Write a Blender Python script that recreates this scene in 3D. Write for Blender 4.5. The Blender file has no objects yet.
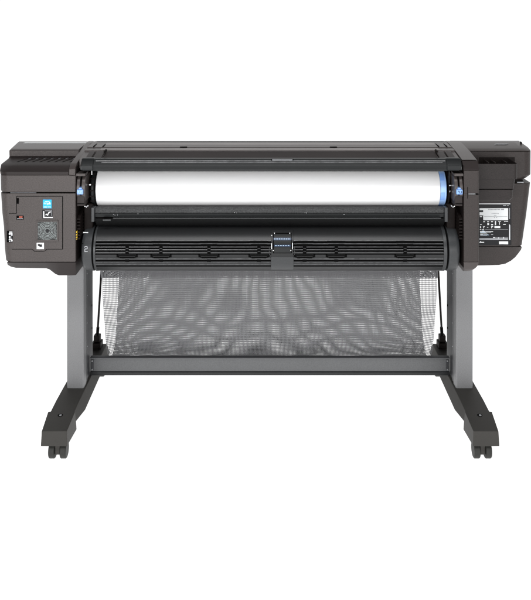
import bpy, bmesh, math, random
from mathutils import Vector
random.seed(7)
scene = bpy.context.scene
COL = scene.collection

# ------------------------------------------------------------------ survey
# camera 2.81 m behind the printer's rear face, eye height 1.40 m; y = 0 is that face
CAMD, EYE, F, VX, VY = 2.81, 1.40, 829.0, 268.0, 20.0
def S(y): return F/(CAMD+y)
def X(px, y=0.0): return (px-VX)/S(y)
def Z(py, y=0.0): return EYE-(py-VY)/S(y)

# ------------------------------------------------------------------ materials
def mat(name, col, rough=0.5, metal=0.0, spec=0.5, grain=0.0, gscale=450, bump=0.0, mottle=0.0, coat=0.0):
    m = bpy.data.materials.new(name); m.use_nodes = True
    nt = m.node_tree; b = nt.nodes['Principled BSDF']
    b.inputs['Base Color'].default_value = (*col, 1)
    b.inputs['Roughness'].default_value = rough
    b.inputs['Metallic'].default_value = metal
    b.inputs['Specular IOR Level'].default_value = spec
    b.inputs['Coat Weight'].default_value = coat
    tc = nt.nodes.new('ShaderNodeTexCoord')
    if grain or bump or mottle:
        n = nt.nodes.new('ShaderNodeTexNoise'); n.inputs['Scale'].default_value = gscale
        n.inputs['Detail'].default_value = 3; n.inputs['Roughness'].default_value = .65
        nt.links.new(tc.outputs['Object'], n.inputs['Vector'])
        n2 = nt.nodes.new('ShaderNodeTexNoise'); n2.inputs['Scale'].default_value = 9
        n2.inputs['Detail'].default_value = 4
        nt.links.new(tc.outputs['Object'], n2.inputs['Vector'])
        mr = nt.nodes.new('ShaderNodeMapRange')
        mr.inputs['From Min'].default_value = .3; mr.inputs['From Max'].default_value = .7
        mr.inputs['To Min'].default_value = 1-grain; mr.inputs['To Max'].default_value = 1+grain
        nt.links.new(n.outputs['Fac'], mr.inputs['Value'])
        mr2 = nt.nodes.new('ShaderNodeMapRange')
        mr2.inputs['From Min'].default_value = .3; mr2.inputs['From Max'].default_value = .7
        mr2.inputs['To Min'].default_value = 1-mottle; mr2.inputs['To Max'].default_value = 1+mottle
        nt.links.new(n2.outputs['Fac'], mr2.inputs['Value'])
        mu = nt.nodes.new('ShaderNodeMath'); mu.operation = 'MULTIPLY'
        nt.links.new(mr.outputs[0], mu.inputs[0]); nt.links.new(mr2.outputs[0], mu.inputs[1])
        vm = nt.nodes.new('ShaderNodeVectorMath'); vm.operation = 'SCALE'
        vm.inputs[0].default_value = col
        nt.links.new(mu.outputs[0], vm.inputs['Scale'])
        nt.links.new(vm.outputs[0], b.inputs['Base Color'])
        if bump:
            bp = nt.nodes.new('ShaderNodeBump'); bp.inputs['Strength'].default_value = bump
            bp.inputs['Distance'].default_value = .0006
            nt.links.new(n.outputs['Fac'], bp.inputs['Height'])
            nt.links.new(bp.outputs[0], b.inputs['Normal'])
    return m

M = {}
M['shell']   = mat('textured_brown_grey_plastic', (.057,.048,.046), .48, spec=.36, grain=.26, gscale=260, bump=1.0, mottle=.03)
M['shell2']  = mat('textured_dark_brown_plastic', (.030,.0235,.022), .47, spec=.34, grain=.26, gscale=260, bump=1.0, mottle=.04)
M['pocket']  = mat('pocket_dark_brown_plastic', (.019,.015,.0145), .5, spec=.3, grain=.34, gscale=260, bump=1.0, mottle=.04)
M['smooth']  = mat('smooth_shade_brown_plastic', (.020,.015,.0145), .5, spec=.25, grain=.08, gscale=500, mottle=.05)  # dark tone stands in for shade on sloped and down-facing faces
M['smoothl'] = mat('smooth_brown_plastic', (.050,.041,.039), .38, spec=.45, grain=.08, gscale=500, mottle=.05)
M['inner']   = mat('very_dark_inner_plastic', (.009,.0065,.006), .6, spec=.12, grain=.2, gscale=120)
M['black']   = mat('black_gap', (.003,.003,.003), .8, spec=.03, grain=.3)
M['bar']     = mat('satin_charcoal_plastic', (.0105,.0118,.0124), .42, spec=.242, grain=.08, gscale=350, mottle=.06)
M['drum']    = mat('charcoal_drum_plastic', (.0135,.0140,.0148), .36, spec=.34, grain=.12, gscale=300, mottle=.07)
M['lightband'] = mat('satin_brown_light_band', (.155,.138,.134), .38, spec=.5, grain=.08, gscale=300, mottle=.12)  # lighter tone for the painted reflection bands on the cover
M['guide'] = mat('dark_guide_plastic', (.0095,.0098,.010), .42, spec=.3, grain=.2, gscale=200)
M['ridge'] = mat('highlight_ridge_plastic', (.085,.087,.09), .3, spec=.5, grain=.5, gscale=60, mottle=.1)  # pale tone that paints thin highlights on drum ribs and bar
M['roller']  = mat('speckled_rubber', (.040,.041,.042), .55, spec=.25, grain=.6, gscale=260, bump=.6, mottle=.12)
M['cap']     = mat('cap_charcoal', (.030,.032,.034), .4, spec=.45, grain=.18, gscale=300)
M['paint']   = mat('silver_grey_powder_coat', (.178,.179,.183), .5, spec=.4, metal=.15, grain=.16, gscale=380, bump=.3, mottle=.03)
M['paintd']  = mat('darkened_grey_powder_coat', (.035,.036,.039), .5, spec=.3, grain=.12, gscale=380)  # darkened copy of the stand paint; carries shade on the beam edges
M['beam']    = mat('beam_grey_powder_coat', (.095,.097,.10), .45, spec=.45, metal=.15, grain=.16, gscale=380, mottle=.03)
M['foot']    = mat('foot_charcoal_plastic', (.038,.036,.033), .6, spec=.22, grain=.1, gscale=420, mottle=.06)
M['rubber']  = mat('caster_rubber', (.022,.022,.020), .6, spec=.3, grain=.1)
M['paper']   = mat('white_paper', (.93,.93,.935), .7, spec=.2, mottle=.006)
M['white']   = mat('white_print_and_glint', (.85,.87,.88), .5, spec=.3, mottle=.01)  # print, and painted reflection and glints on lid and latch
M['silver']  = mat('bright_metal', (.75,.76,.78), .25, metal=.9, mottle=.02)
M['blue']    = mat('light_blue_plastic', (.36,.56,.93), .35, spec=.5, grain=.05)
M['blued']   = mat('blue_plastic', (.22,.40,.82), .35, spec=.5, grain=.05)
M['cyan']    = mat('cyan_label', (.0,.42,.85), .45, spec=.4, grain=.03)
M['yellow']  = mat('yellow_label', (.75,.5,.02), .5, grain=.05)
M['red']     = mat('red_switch', (.30,.055,.03), .5, grain=.05)
M['labelblk']= mat('black_label', (.009,.009,.011), .45, spec=.25, grain=.1)
M['greymark'] = mat('grey_print_and_glint', (.35,.36,.38), .5, grain=.1)  # print, and painted glints along seams and slits
M['palebl']  = mat('pale_blue_print', (.45,.6,.75), .5, grain=.1)
M['glass']   = mat('dark_window_plastic', (.026,.021,.0205), .6, spec=.12, mottle=.08)

def grille_mat():
    m = bpy.data.materials.new('perforated_metal'); m.use_nodes = True
    nt = m.node_tree; b = nt.nodes['Principled BSDF']; L = nt.links.new
    tc = nt.nodes.new('ShaderNodeTexCoord')
    mp = nt.nodes.new('ShaderNodeMapping'); mp.inputs['Scale'].default_value = (1,0,1)
    L(tc.outputs['Object'], mp.inputs[0])
    v = nt.nodes.new('ShaderNodeTexVoronoi'); v.inputs['Scale'].default_value = 235; v.inputs['Randomness'].default_value = .55
    L(mp.outputs[0], v.inputs['Vector'])
    gt = nt.nodes.new('ShaderNodeMath'); gt.operation = 'GREATER_THAN'; gt.inputs[1].default_value = .52
    L(v.outputs['Distance'], gt.inputs[0])
    n = nt.nodes.new('ShaderNodeTexNoise'); n.inputs['Scale'].default_value = 150; L(mp.outputs[0], n.inputs['Vector'])
    mr = nt.nodes.new('ShaderNodeMapRange'); mr.inputs['From Min'].default_value = .35; mr.inputs['From Max'].default_value = .6
    mr.inputs['To Min'].default_value = .1; mr.inputs['To Max'].default_value = .9
    L(n.outputs['Fac'], mr.inputs['Value'])
    mu = nt.nodes.new('ShaderNodeMath'); mu.operation = 'MULTIPLY'; L(gt.outputs[0], mu.inputs[0]); L(mr.outputs[0], mu.inputs[1])
    sx = nt.nodes.new('ShaderNodeVectorMath'); sx.operation = 'DISTANCE'; L(mp.outputs[0], sx.inputs[0])
    sx.inputs[1].default_value = (X(47.5), 0, Z(230.7))
    rg = nt.nodes.new('ShaderNodeMath'); rg.operation = 'MULTIPLY'; rg.inputs[1].default_value = 2*math.pi/.0082; L(sx.outputs['Value'], rg.inputs[0])
    sn = nt.nodes.new('ShaderNodeMath'); sn.operation = 'COSINE'; L(rg.outputs[0], sn.inputs[0])
    m3 = nt.nodes.new('ShaderNodeMapRange'); m3.inputs['From Min'].default_value = -.6; m3.inputs['From Max'].default_value = .9
    m3.inputs['To Min'].default_value = .25; m3.inputs['To Max'].default_value = 1.15; L(sn.outputs[0], m3.inputs['Value'])
    m4 = nt.nodes.new('ShaderNodeMath'); m4.operation = 'MULTIPLY'; m4.use_clamp = True; L(mu.outputs[0], m4.inputs[0]); L(m3.outputs[0], m4.inputs[1]); mu = m4
    mx = nt.nodes.new('ShaderNodeMix'); mx.data_type = 'RGBA'
    mx.inputs['A'].default_value = (.006,.007,.007,1); mx.inputs['B'].default_value = (.26,.29,.29,1)
    L(mu.outputs[0], mx.inputs['Factor']); L(mx.outputs['Result'], b.inputs['Base Color'])
    b.inputs['Roughness'].default_value = .5
    return m
M['grille'] = grille_mat()
M['guard'] = mat('grey_wire', (.19,.21,.21), .4, metal=.3, mottle=.2)

def fabric_mat(name, col, pu, pv, wu, wv):
    """open woven mesh: strands every pu / pv metres, real holes between them"""
    m = bpy.data.materials.new(name); m.use_nodes = True
    nt = m.node_tree; L = nt.links.new
    b = nt.nodes['Principled BSDF']; b.inputs['Base Color'].default_value = (*col,1); b.inputs['Roughness'].default_value = .7
    out = nt.nodes['Material Output']
    uv = nt.nodes.new('ShaderNodeUVMap'); uv.uv_map = 'UVMap'
    sp = nt.nodes.new('ShaderNodeSeparateXYZ'); 
    nz = nt.nodes.new('ShaderNodeTexNoise'); nz.inputs['Scale'].default_value = 3.2; nz.inputs['Detail'].default_value = 2
    L(uv.outputs[0], nz.inputs['Vector'])
    sc = nt.nodes.new('ShaderNodeVectorMath'); sc.operation='SCALE'; sc.inputs['Scale'].default_value = .016
    L(nz.outputs['Color'], sc.inputs[0])
    ad = nt.nodes.new('ShaderNodeVectorMath'); L(uv.outputs[0], ad.inputs[0]); L(sc.outputs[0], ad.inputs[1])
    L(ad.outputs[0], sp.inputs[0])
    def strand(sock, p, w):
        d = nt.nodes.new('ShaderNodeMath'); d.operation='DIVIDE'; L(sock, d.inputs[0]); d.inputs[1].default_value = p
        fr = nt.nodes.new('ShaderNodeMath'); fr.operation='FRACT'; L(d.outputs[0], fr.inputs[0])
        lt = nt.nodes.new('ShaderNodeMath'); lt.operation='LESS_THAN'; L(fr.outputs[0], lt.inputs[0]); lt.inputs[1].default_value = w
        return lt.outputs[0]
    mxm = nt.nodes.new('ShaderNodeMath'); mxm.operation='MAXIMUM'
    L(strand(sp.outputs['X'], pu, wu), mxm.inputs[0]); L(strand(sp.outputs['Y'], pv, wv), mxm.inputs[1])
    tr = nt.nodes.new('ShaderNodeBsdfTransparent'); mix = nt.nodes.new('ShaderNodeMixShader')
    L(mxm.outputs[0], mix.inputs[0]); L(tr.outputs[0], mix.inputs[1]); L(b.outputs[0], mix.inputs[2])
    L(mix.outputs[0], out.inputs['Surface'])
    return m
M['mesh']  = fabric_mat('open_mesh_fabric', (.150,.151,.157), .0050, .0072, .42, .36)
M['mesh2'] = fabric_mat('dense_mesh_fabric', (.345,.345,.352), .0050, .0072, .63, .68)  # rear panel: denser weave and paler strands than the front
M['hem']   = fabric_mat('hem_mesh_fabric', (.10,.10,.105), .0058, .0050, .42, .44)

# ------------------------------------------------------------------ mesh helpers
def obj(name, bm, m, parent=None, bevel=0, seg=2, smooth=True, angle=35):
    bmesh.ops.remove_doubles(bm, verts=bm.verts, dist=1e-6)
    bmesh.ops.recalc_face_normals(bm, faces=bm.faces)
    me = bpy.data.meshes.new(name); bm.to_mesh(me); bm.free()
    me.materials.append(M[m] if isinstance(m, str) else m)
    o = bpy.data.objects.new(name, me); COL.objects.link(o)
    if smooth:
        for p in me.polygons: p.use_smooth = True
        try: me.set_sharp_from_angle(angle=math.radians(angle))
        except Exception: pass
    if bevel:
        b = o.modifiers.new('bevel', 'BEVEL'); b.width = bevel; b.segments = seg
        b.limit_method = 'ANGLE'; b.angle_limit = math.radians(35); b.harden_normals = False
        w = o.modifiers.new('wn', 'WEIGHTED_NORMAL'); w.keep_sharp = False
        if smooth:
            for e in me.edges: e.use_edge_sharp = False
    if parent is not None: o.parent = parent
    return o
def box(bm, x0, x1, y0, y1, z0, z1):
    v = [bm.verts.new(p) for p in ((x0,y0,z0),(x1,y0,z0),(x1,y1,z0),(x0,y1,z0),(x0,y0,z1),(x1,y0,z1),(x1,y1,z1),(x0,y1,z1))]
    for f in ((0,1,2,3),(4,5,6,7),(0,1,5,4),(1,2,6,5),(2,3,7,6),(3,0,4,7)): bm.faces.new([v[i] for i in f])
def bx(*a):
    bm = bmesh.new(); box(bm, *a); return bm
def prism_x(bm, prof, x0, x1):            # profile in (y,z), extruded along X
    a = [bm.verts.new((x0,y,z)) for y,z in prof]; b = [bm.verts.new((x1,y,z)) for y,z in prof]
    bm.faces.new(a); bm.faces.new(list(reversed(b)))
    n = len(prof)
    for i in range(n): bm.faces.new((a[i],a[(i+1)%n],b[(i+1)%n],b[i]))
def prism_y(bm, prof, y0, y1):            # profile in (x,z), extruded along Y
    a = [bm.verts.new((x,y0,z)) for x,z in prof]; b = [bm.verts.new((x,y1,z)) for x,z in prof]
    bm.faces.new(a); bm.faces.new(list(reversed(b)))
    n = len(prof)
    for i in range(n): bm.faces.new((a[i],a[(i+1)%n],b[(i+1)%n],b[i]))
def loft(bm, levels, rl=.004, rr=.004, yb=.5, n=6):
    """stack of footprints (z, xl, xr, yf [, rl, rr]) with rounded front corners"""
    rings = []
    for L in levels:
        z, xl, xr, yf = L[:4]
        a, c = (L[4], L[5]) if len(L) > 5 else (rl, rr)
        pts = [(xl, yb)]
        for i in range(n+1):
            t = math.pi/2*i/n
            pts.append((xl+a-a*math.cos(t), yf+a-a*math.sin(t)))
        for i in range(n+1):
            t = math.pi/2*i/n
            pts.append((xr-c+c*math.sin(t), yf+c-c*math.cos(t)))
        pts.append((xr, yb))
        rings.append([bm.verts.new((x,y,z)) for x,y in pts])
    k = len(rings[0])
    for r0, r1 in zip(rings, rings[1:]):
        for i in range(k): bm.faces.new((r0[i], r0[(i+1)%k], r1[(i+1)%k], r1[i]))
    bm.faces.new(rings[0]); bm.faces.new(list(reversed(rings[-1])))
def lathe_x(bm, prof, yc, zc, n=64):      # profile (x, r) round an axis along X
    rings = []
    for x, r in prof:
        rings.append([bm.verts.new((x, yc-r*math.cos(2*math.pi*i/n), zc+r*math.sin(2*math.pi*i/n))) for i in range(n)])
    for r0, r1 in zip(rings, rings[1:]):
        for i in range(n): bm.faces.new((r0[i], r0[(i+1)%n], r1[(i+1)%n], r1[i]))
    bm.faces.new(rings[0]); bm.faces.new(list(reversed(rings[-1])))
def tube(bm, p, q, r, n=12, r2=None):
    p, q = Vector(p), Vector(q); d = (q-p).normalized()
    u = d.orthogonal().normalized(); w = d.cross(u); r2 = r if r2 is None else r2
    a = [bm.verts.new(p+r*(u*math.cos(2*math.pi*i/n)+w*math.sin(2*math.pi*i/n))) for i in range(n)]
    b = [bm.verts.new(q+r2*(u*math.cos(2*math.pi*i/n)+w*math.sin(2*math.pi*i/n))) for i in range(n)]
    for i in range(n): bm.faces.new((a[i],a[(i+1)%n],b[(i+1)%n],b[i]))
    bm.faces.new(a); bm.faces.new(list(reversed(b)))
def decal(bm, px0, px1, py0, py1, y, t=.0004):   # thin printed patch on the face y
    box(bm, X(px0,y), X(px1,y), y-t, y+.0003, Z(py1,y), Z(py0,y))
def text_bm(s, x, y, z, h, w=None):              # lettering facing the camera side (-Y), baseline-left at x,z
    cu = bpy.data.curves.new('t','FONT'); cu.body = s; cu.size = 1; cu.resolution_u = 3
    o = bpy.data.objects.new('t', cu); COL.objects.link(o)
    dg = bpy.context.evaluated_depsgraph_get()
    me = bpy.data.meshes.new_from_object(o.evaluated_get(dg))
    bpy.data.objects.remove(o)
    xs = [v.co.x for v in me.vertices]; ys = [v.co.y for v in me.vertices]
    sx = (w/(max(xs)-min(xs))) if w else h/(max(ys)-min(ys)); sy = h/(max(ys)-min(ys))
    for v in me.vertices: v.co = Vector((x+(v.co.x-min(xs))*sx, y, z+(v.co.y-min(ys))*sy))
    bm = bmesh.new(); bm.from_mesh(me); bpy.data.meshes.remove(me)
    return bm
def merge(bm, other):
    me = bpy.data.meshes.new('m'); other.to_mesh(me); other.free(); bm.from_mesh(me); bpy.data.meshes.remove(me)

def split(o):
    """every loose piece of o becomes an object of its own, same name and parent"""
    bm = bmesh.new(); bm.from_mesh(o.data); bm.verts.ensure_lookup_table()
    seen = {}; k = 0
    for v in bm.verts:
        if v.index in seen: continue
        st = [v]; seen[v.index] = k
        while st:
            a = st.pop()
            for e in a.link_edges:
                b = e.other_vert(a)
                if b.index not in seen: seen[b.index] = k; st.append(b)
        k += 1
    bm.free()
    src = o.data
    for i in range(k):
        bm = bmesh.new(); bm.from_mesh(src); bm.verts.ensure_lookup_table()
        bmesh.ops.delete(bm, geom=[v for v in bm.verts if seen[v.index] != i], context='VERTS')
        me = bpy.data.meshes.new(o.name.split('.')[0]); bm.to_mesh(me); bm.free()
        for m_ in src.materials: me.materials.append(m_)
        if i == 0: first = me; continue
        c = o.copy(); c.data = me; COL.objects.link(c)
    o.data = first; bpy.data.meshes.remove(src)
SPLIT = ('vent_slot slot_rim drum_rim cover_segment cover_seam cover_clip window_stop roller_bracket bar_end end_screw screw cooling_rib '
         'rail_screw rail_lip spindle_pin spindle_gear pocket_divider latch_step latch_glint latch_band drum_rivet post_rivet post_hole '
         'beam_bolt post_sleeve inner_shelf roller_edge connector core_lug').split()
# ------------------------------------------------------------------ printer root
P = bpy.data.objects.new('large_format_printer', None); COL.objects.link(P)
P['label'] = 'large dark brown wide-format printer seen from behind, on a grey two-legged stand with casters'
P['category'] = 'printer'

ZL = -.013      # floor level
# ================================================================== LEFT HOUSING
YB = .50
xr = X(75.6)
bm = bmesh.new()
loft(bm, [(Z(262), X(6.4)-.009, xr, 0), (Z(250), X(5.2)-.009, xr, 0), (Z(228), X(4.2)-.009, xr, 0), (Z(214), X(2.6)-.009, xr, 0),
          (Z(193.4), X(1.3)-.009, xr, 0)], rl=.030, rr=.004, yb=YB)
hl = obj('side_housing', bm, 'shell', P, bevel=.0025)
hl['label'] = 'long housing with lid, fan grille and connectors'
bm = bmesh.new()
loft(bm, [(Z(192.3), X(1.0)-.009, xr, 0), (Z(175.2), X(.6)-.009, xr, 0)], rl=.034, rr=.004, yb=YB)
obj('upper_shell', bm, 'shell', hl, bevel=.003)
# filler in the seam
bm = bmesh.new(); loft(bm, [(Z(194), X(4), xr-.004, .006), (Z(191.8), X(4), xr-.004, .006)], rl=.03, rr=.003, yb=YB-.01)
obj('seam', bm, 'black', hl)
bm = bmesh.new(); box(bm, X(10), X(36), .0045, .0062, Z(193.2), Z(192.85))
obj('seam_glint', bm, 'greymark', hl)  # grey strip paints the light glinting through the seam
# sloping vent cover
xb = X(68.7)
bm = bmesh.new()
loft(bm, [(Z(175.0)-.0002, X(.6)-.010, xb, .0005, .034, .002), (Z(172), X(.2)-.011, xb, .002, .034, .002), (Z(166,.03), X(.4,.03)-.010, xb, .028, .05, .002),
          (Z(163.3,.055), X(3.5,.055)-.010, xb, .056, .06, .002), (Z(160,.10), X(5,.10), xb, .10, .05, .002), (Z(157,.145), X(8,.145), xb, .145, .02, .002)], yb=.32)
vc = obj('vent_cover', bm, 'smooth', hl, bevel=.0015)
# diagonal slits in the recess under the lid
def rz(y): return Z(163.3,.055) + (y-.055)/(.145-.055)*(Z(157,.145)-Z(163.3,.055))
bm = bmesh.new(); bm2 = bmesh.new()
for i in range(10):
    xa = X(17,.08)+i*.0262
    for (b_, dx, w, lift) in ((bm, 0, .0055, .0006), (bm2, .0065, .0024, .0009)):
        pts = []
        for (yy, sx) in ((.072, 0), (.138, .034)):
            pts.append((xa+dx+sx, yy)); pts.append((xa+dx+sx+w, yy))
        if b_ is bm2:
            pts = [(xa+dx+.021, .112), (xa+dx+.021+w, .112), (xa+dx+.030, .130), (xa+dx+.030+w, .130)]
        vs = [b_.verts.new((x_, y_, rz(y_)+lift)) for x_, y_ in pts]
        b_.faces.new((vs[0],vs[1],vs[3],vs[2]))
obj('vent_slot', bm, 'black', hl, smooth=False); obj('slot_rim', bm2, 'greymark', hl, smooth=False)  # grey slivers paint glints beside the dark slits
bm = bmesh.new()   # shallow ledge left of the slits
box(bm, X(10,.1), X(19,.1), .085, .10, Z(162.3,.1)-.004, Z(161.6,.1)+.001)
obj('ledge', bm, 'smoothl', hl, bevel=.001)
# lid
bm = bmesh.new()
yl = .148
loft(bm, [(Z(156.6,yl), X(8.6,yl), xb, yl), (Z(150.8,yl), X(8.4,yl), xb, yl)], rl=.012, rr=.002, yb=.325)
ld = obj('lid', bm, 'shell', hl, bevel=.002)
bm = bmesh.new()
loft(bm, [(Z(150.7,yl), X(8.5,yl), xb, yl+.001), (.9385, X(9.4,yl), xb, yl+.012), (.9425, X(18,.30), xb, .298)], rl=.012, rr=.002, yb=.315)
obj('lid_top', bm, 'smoothl', hl, bevel=.001)
bm = bmesh.new(); prism_x(bm, [(.31,.9405),(.50,.885),(.50,.870),(.31,.870)], X(12,.1), xb); obj('lid_back', bm, 'smooth', hl, bevel=.002)
# white strip painting the reflection on the lid near its ridge
bm = bmesh.new()
y0_, y1_ = .262, .292
def lz(y): return .9385+(.9425-.9385)*(y-yl-.012)/(.30-yl-.012)
vs = [bm.verts.new(p) for p in ((X(23,.27), .270, lz(.270)+.0006),(xb-.001, .270, lz(.270)+.0006),(xb-.001, .290, lz(.290)+.0006),(X(25.5,.29), .290, lz(.290)+.0006))]
bm.faces.new(vs); obj('lid_reflection', bm, 'white', hl, smooth=False)

# bottom tray (faces down and back)
def tray(name, pts, yf, yb, m, parent, drop=.035):
    bm = bmesh.new()
    top = [bm.verts.new((X(a,yf), yf+.001, Z(b,yf)-.0003)) for a,b,c,d in pts]
    low = [bm.verts.new((X(c,yf+drop), yf+drop, Z(d,yf+drop))) for a,b,c,d in pts]
    tb = [bm.verts.new((v.co.x, yb, v.co.z)) for v in top]
    lb = [bm.verts.new((v.co.x, yb, v.co.z)) for v in low]
    n = len(pts)
    for i in range(n-1):
        bm.faces.new((top[i],top[i+1],low[i+1],low[i]))
        bm.faces.new((low[i],low[i+1],lb[i+1],lb[i]))
        bm.faces.new((tb[i],tb[i+1],top[i+1],top[i])); bm.faces.new((lb[i],lb[i+1],tb[i+1],tb[i]))
    bm.faces.new((top[0],low[0],lb[0],tb[0])); bm.faces.new((top[-1],tb[-1],lb[-1],low[-1]))
    return obj(name, bm, m, parent, bevel=.002)
tray('bottom_tray', [(6.6,262.4,7.4,264.8),(9,262.4,11,266.9),(14,262.4,16,268),(30,262.4,30,268.2),(45,262.4,46,268.4),(49,262.4,49.5,269.6),(55,262.4,55.5,274.3),(59,262.4,59,275.6),(72,262.4,72,275.6),(75.5,262.4,76.2,275.2)], 0, .45, 'smooth', hl)
# side connector piece and access panel lines
yf = 0
bm = bmesh.new()
def line(px0, py0, px1, py1, w=.55):
    decal(bm, min(px0,px1)-(w/2 if px0==px1 else 0), max(px0,px1)+(w/2 if px0==px1 else 0), min(py0,py1)-(w/2 if py0==py1 else 0), max(py0,py1)+(w/2 if py0==py1 else 0), 0)
line(16.6,196.4,62.6,196.4,.45); line(62.6,196.4,62.6,249.2,.75); line(16.6,196.4,16.6,213.4,.6); line(9,213.4,16.6,213.4,.5)
line(12,249.2,32,249.2,.4); line(46.5,249.2,62.6,249.2,.4); line(34.6,251.4,44,251.4,.5)
for k,(a,b) in enumerate(((32,249.4),(32.9,250.1),(33.8,250.9),(44.3,250.9),(45.2,250.1),(46,249.5))): decal(bm, a, a+1, b-.2, b+.45, 0)
obj('access_panel', bm, 'black', hl, smooth=False)
bm = bmesh.new()
decal(bm, 17, 62, 195.5, 195.95, 0); decal(bm, 63.1, 63.5, 197, 249, 0); decal(bm, 11, 60, 250.0, 250.35, 0) if False else None
obj('panel_highlight', bm, 'shell', hl, smooth=False)
# slot by the panel corner, red switch, connector socket
bm = bmesh.new(); decal(bm, 16.8, 19.0, 198, 203.8, 0, .0008); box(bm, X(17.3), X(18.2), -.004, 0, Z(202), Z(199.5)); obj('catch', bm, 'black', hl, bevel=.0005)
bm = bmesh.new(); decal(bm, 16.6, 23.8, 215.6, 219.6, 0, .0015); sw = obj('switch', bm, 'black', hl, bevel=.0006)
bm = bmesh.new(); decal(bm, 19, 22.6, 216.2, 217.9, -.0015, .001); obj('rocker', bm, 'red', hl, bevel=.0006)
bm = bmesh.new(); decal(bm, 17.2, 23.0, 218.4, 219.0, -.0015, .0006); obj('switch_edge', bm, 'greymark', hl)
bm = bmesh.new(); decal(bm, 7, 12.8, 230.8, 242.2, 0, .002); so = obj('socket', bm, 'black', hl, bevel=.001)
bm = bmesh.new()
for (a,b,c,d) in ((9.4,231.4,12.6,232.6),(9.0,233,11,234.6),(11.4,233,12.7,235.6),(9.2,236,10.6,238.4),(9,238.8,12.5,239.8),(11.2,240,12.8,241.4),(9.2,240.4,10.5,241.6)):
    decal(bm, a, c, b, d, -.002, .002)
obj('connector', bm, 'silver', hl, bevel=.0004)
bm = bmesh.new(); decal(bm, 9.6, 12.2, 235.2, 238.6, -.002, .0012); obj('plug_body', bm, 'paintd', hl, bevel=.0004)
# blue certification label
bm = bmesh.new(); decal(bm, 43, 51.6, 199.6, 208.2, 0, .0006); el = obj('energy_label', bm, 'cyan', hl)
bm = text_bm('energy', X(43.8), -.0010, Z(205.0), .0085, X(48.4)-X(43.8))
st = []
for i in range(10):
    r = .0062 if i%2==0 else .0026; t = math.pi/2+i*math.pi/5
    st.append(bm.verts.new((X(49.6)+r*math.cos(t), -.0010, Z(203.3)+r*math.sin(t))))
bm.faces.new(st)
pts = [(44.6,201.6),(45.4,201.3),(47.5,201.0),(49.4,201.2),(49.6,201.6),(47.5,201.5),(45.5,201.8)]
bm.faces.new([bm.verts.new((X(a), -.0010, Z(b))) for a,b in pts])
merge(bm, text_bm('ENERGY STAR', X(43.8), -.0010, Z(207.6), .0045, X(50.9)-X(43.8)))
obj('energy_print', bm, 'white', hl, smooth=False)
# dark pictogram plate with a white L-shaped edge
bm = bmesh.new(); decal(bm, 42.3, 52.6, 209.8, 218.6, 0, .0005); obj('pictogram_plate', bm, 'labelblk', hl)
bm = bmesh.new()
decal(bm, 43.3, 44.3, 211.2, 217.9, -.0005); decal(bm, 44.3, 52.9, 216.9, 217.9, -.0005)
pz = [(45.6,214.6),(46.8,213.6),(47.6,214.4),(48.4,212.4),(50.6,211.4),(50.9,212.1),(49.2,213.1),(48.2,215.2),(47.4,215.6),(46.7,214.7),(45.9,215.3)]
bm.faces.new([bm.verts.new((X(a), -.0010, Z(b))) for a,b in pz])
obj('pictogram', bm, 'white', hl, smooth=False)
bm = bmesh.new(); decal(bm, 45.2, 52.2, 210.6, 211.0, -.0005); decal(bm, 51.6, 52, 211, 216, -.0005); obj('plate_edge', bm, 'greymark', hl, smooth=False)
# fan grille: raised frame and perforated plate
bm = bmesh.new()
for a,b,c,d in ((36.6,220.2,58.4,221.6),(36.6,239.8,58.4,241.4),(36.6,221.6,38.0,239.8),(57.0,221.6,58.4,239.8)): decal(bm, a, c, b, d, 0, .003)
gf = obj('grille_frame', bm, 'smoothl', hl, bevel=.001)
bm = bmesh.new(); decal(bm, 38, 57, 221.6, 239.8, 0, .001); obj('fan_grille', bm, 'grille', hl, smooth=False)
bm = bmesh.new()
gx, gz = X(47.5), Z(230.7)
for r_ in (.0095,.0145,.0195,.0245,.0290):
    n_ = 40; inn = []; out_ = []
    for k in range(n_):
        t = 2*math.pi*k/n_
        inn.append(bm.verts.new((gx+(r_-.0007)*math.cos(t), -.0022, gz+(r_-.0007)*math.sin(t))))
        out_.append(bm.verts.new((gx+(r_+.0007)*math.cos(t), -.0022, gz+(r_+.0007)*math.sin(t))))
    for k in range(n_): bm.faces.new((inn[k],inn[(k+1)%n_],out_[(k+1)%n_],out_[k]))
for k in range(4):
    t = math.pi/4+k*math.pi/2
    tube(bm, (gx+.004*math.cos(t), -.0018, gz+.004*math.sin(t)), (gx+.036*math.cos(t), -.0018, gz+.036*math.sin(t)), .0008, 6)
obj('fan_guard', bm, 'guard', hl, smooth=False)
bm = bmesh.new(); tube(bm, (gx,-.0024,gz), (gx,0,gz), .0062, 20); obj('fan_hub', bm, 'labelblk', hl)
# small white sticker
bm = bmesh.new(); decal(bm, 36.8, 44.0, 242.8, 249.0, 0, .0006); obj('sticker', bm, 'white', hl)
bm = bmesh.new()
bm.faces.new([bm.verts.new((X(a), -.0010, Z(b))) for a,b in ((37.8,244.2),(39.2,243.8),(40.6,244.4),(42.4,244.2),(42.0,245.4),(42.8,246.8),(41.2,246.6),(40.2,247.0),(39,245.9),(38,246.0))])
obj('sticker_mark', bm, 'labelblk', hl, smooth=False)

# ================================================================== SIDE FRAMES
def frame_profile(zlow, z1, y2, z2, ylow=0):
    return [(ylow, zlow), (ylow, z1), (y2, z2), (.13, z2+.017), (.25, .9455), (.30, .9460), (.45, .890), (.45, zlow)]
bm = bmesh.new()
prism_x(bm, frame_profile(Z(174.9), Z(169.2), .022, Z(163.3,.022), -.0012), X(68.9), xr-.0006)
fl = obj('side_frame', bm, 'smoothl', P, bevel=.003)
# bright edge block at the frame's front
bm = bmesh.new(); box(bm, X(69.3), xr-.001, -.0022, .003, Z(175), Z(169)); obj('frame_edge', bm, 'shell', fl, bevel=.0012)
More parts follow.
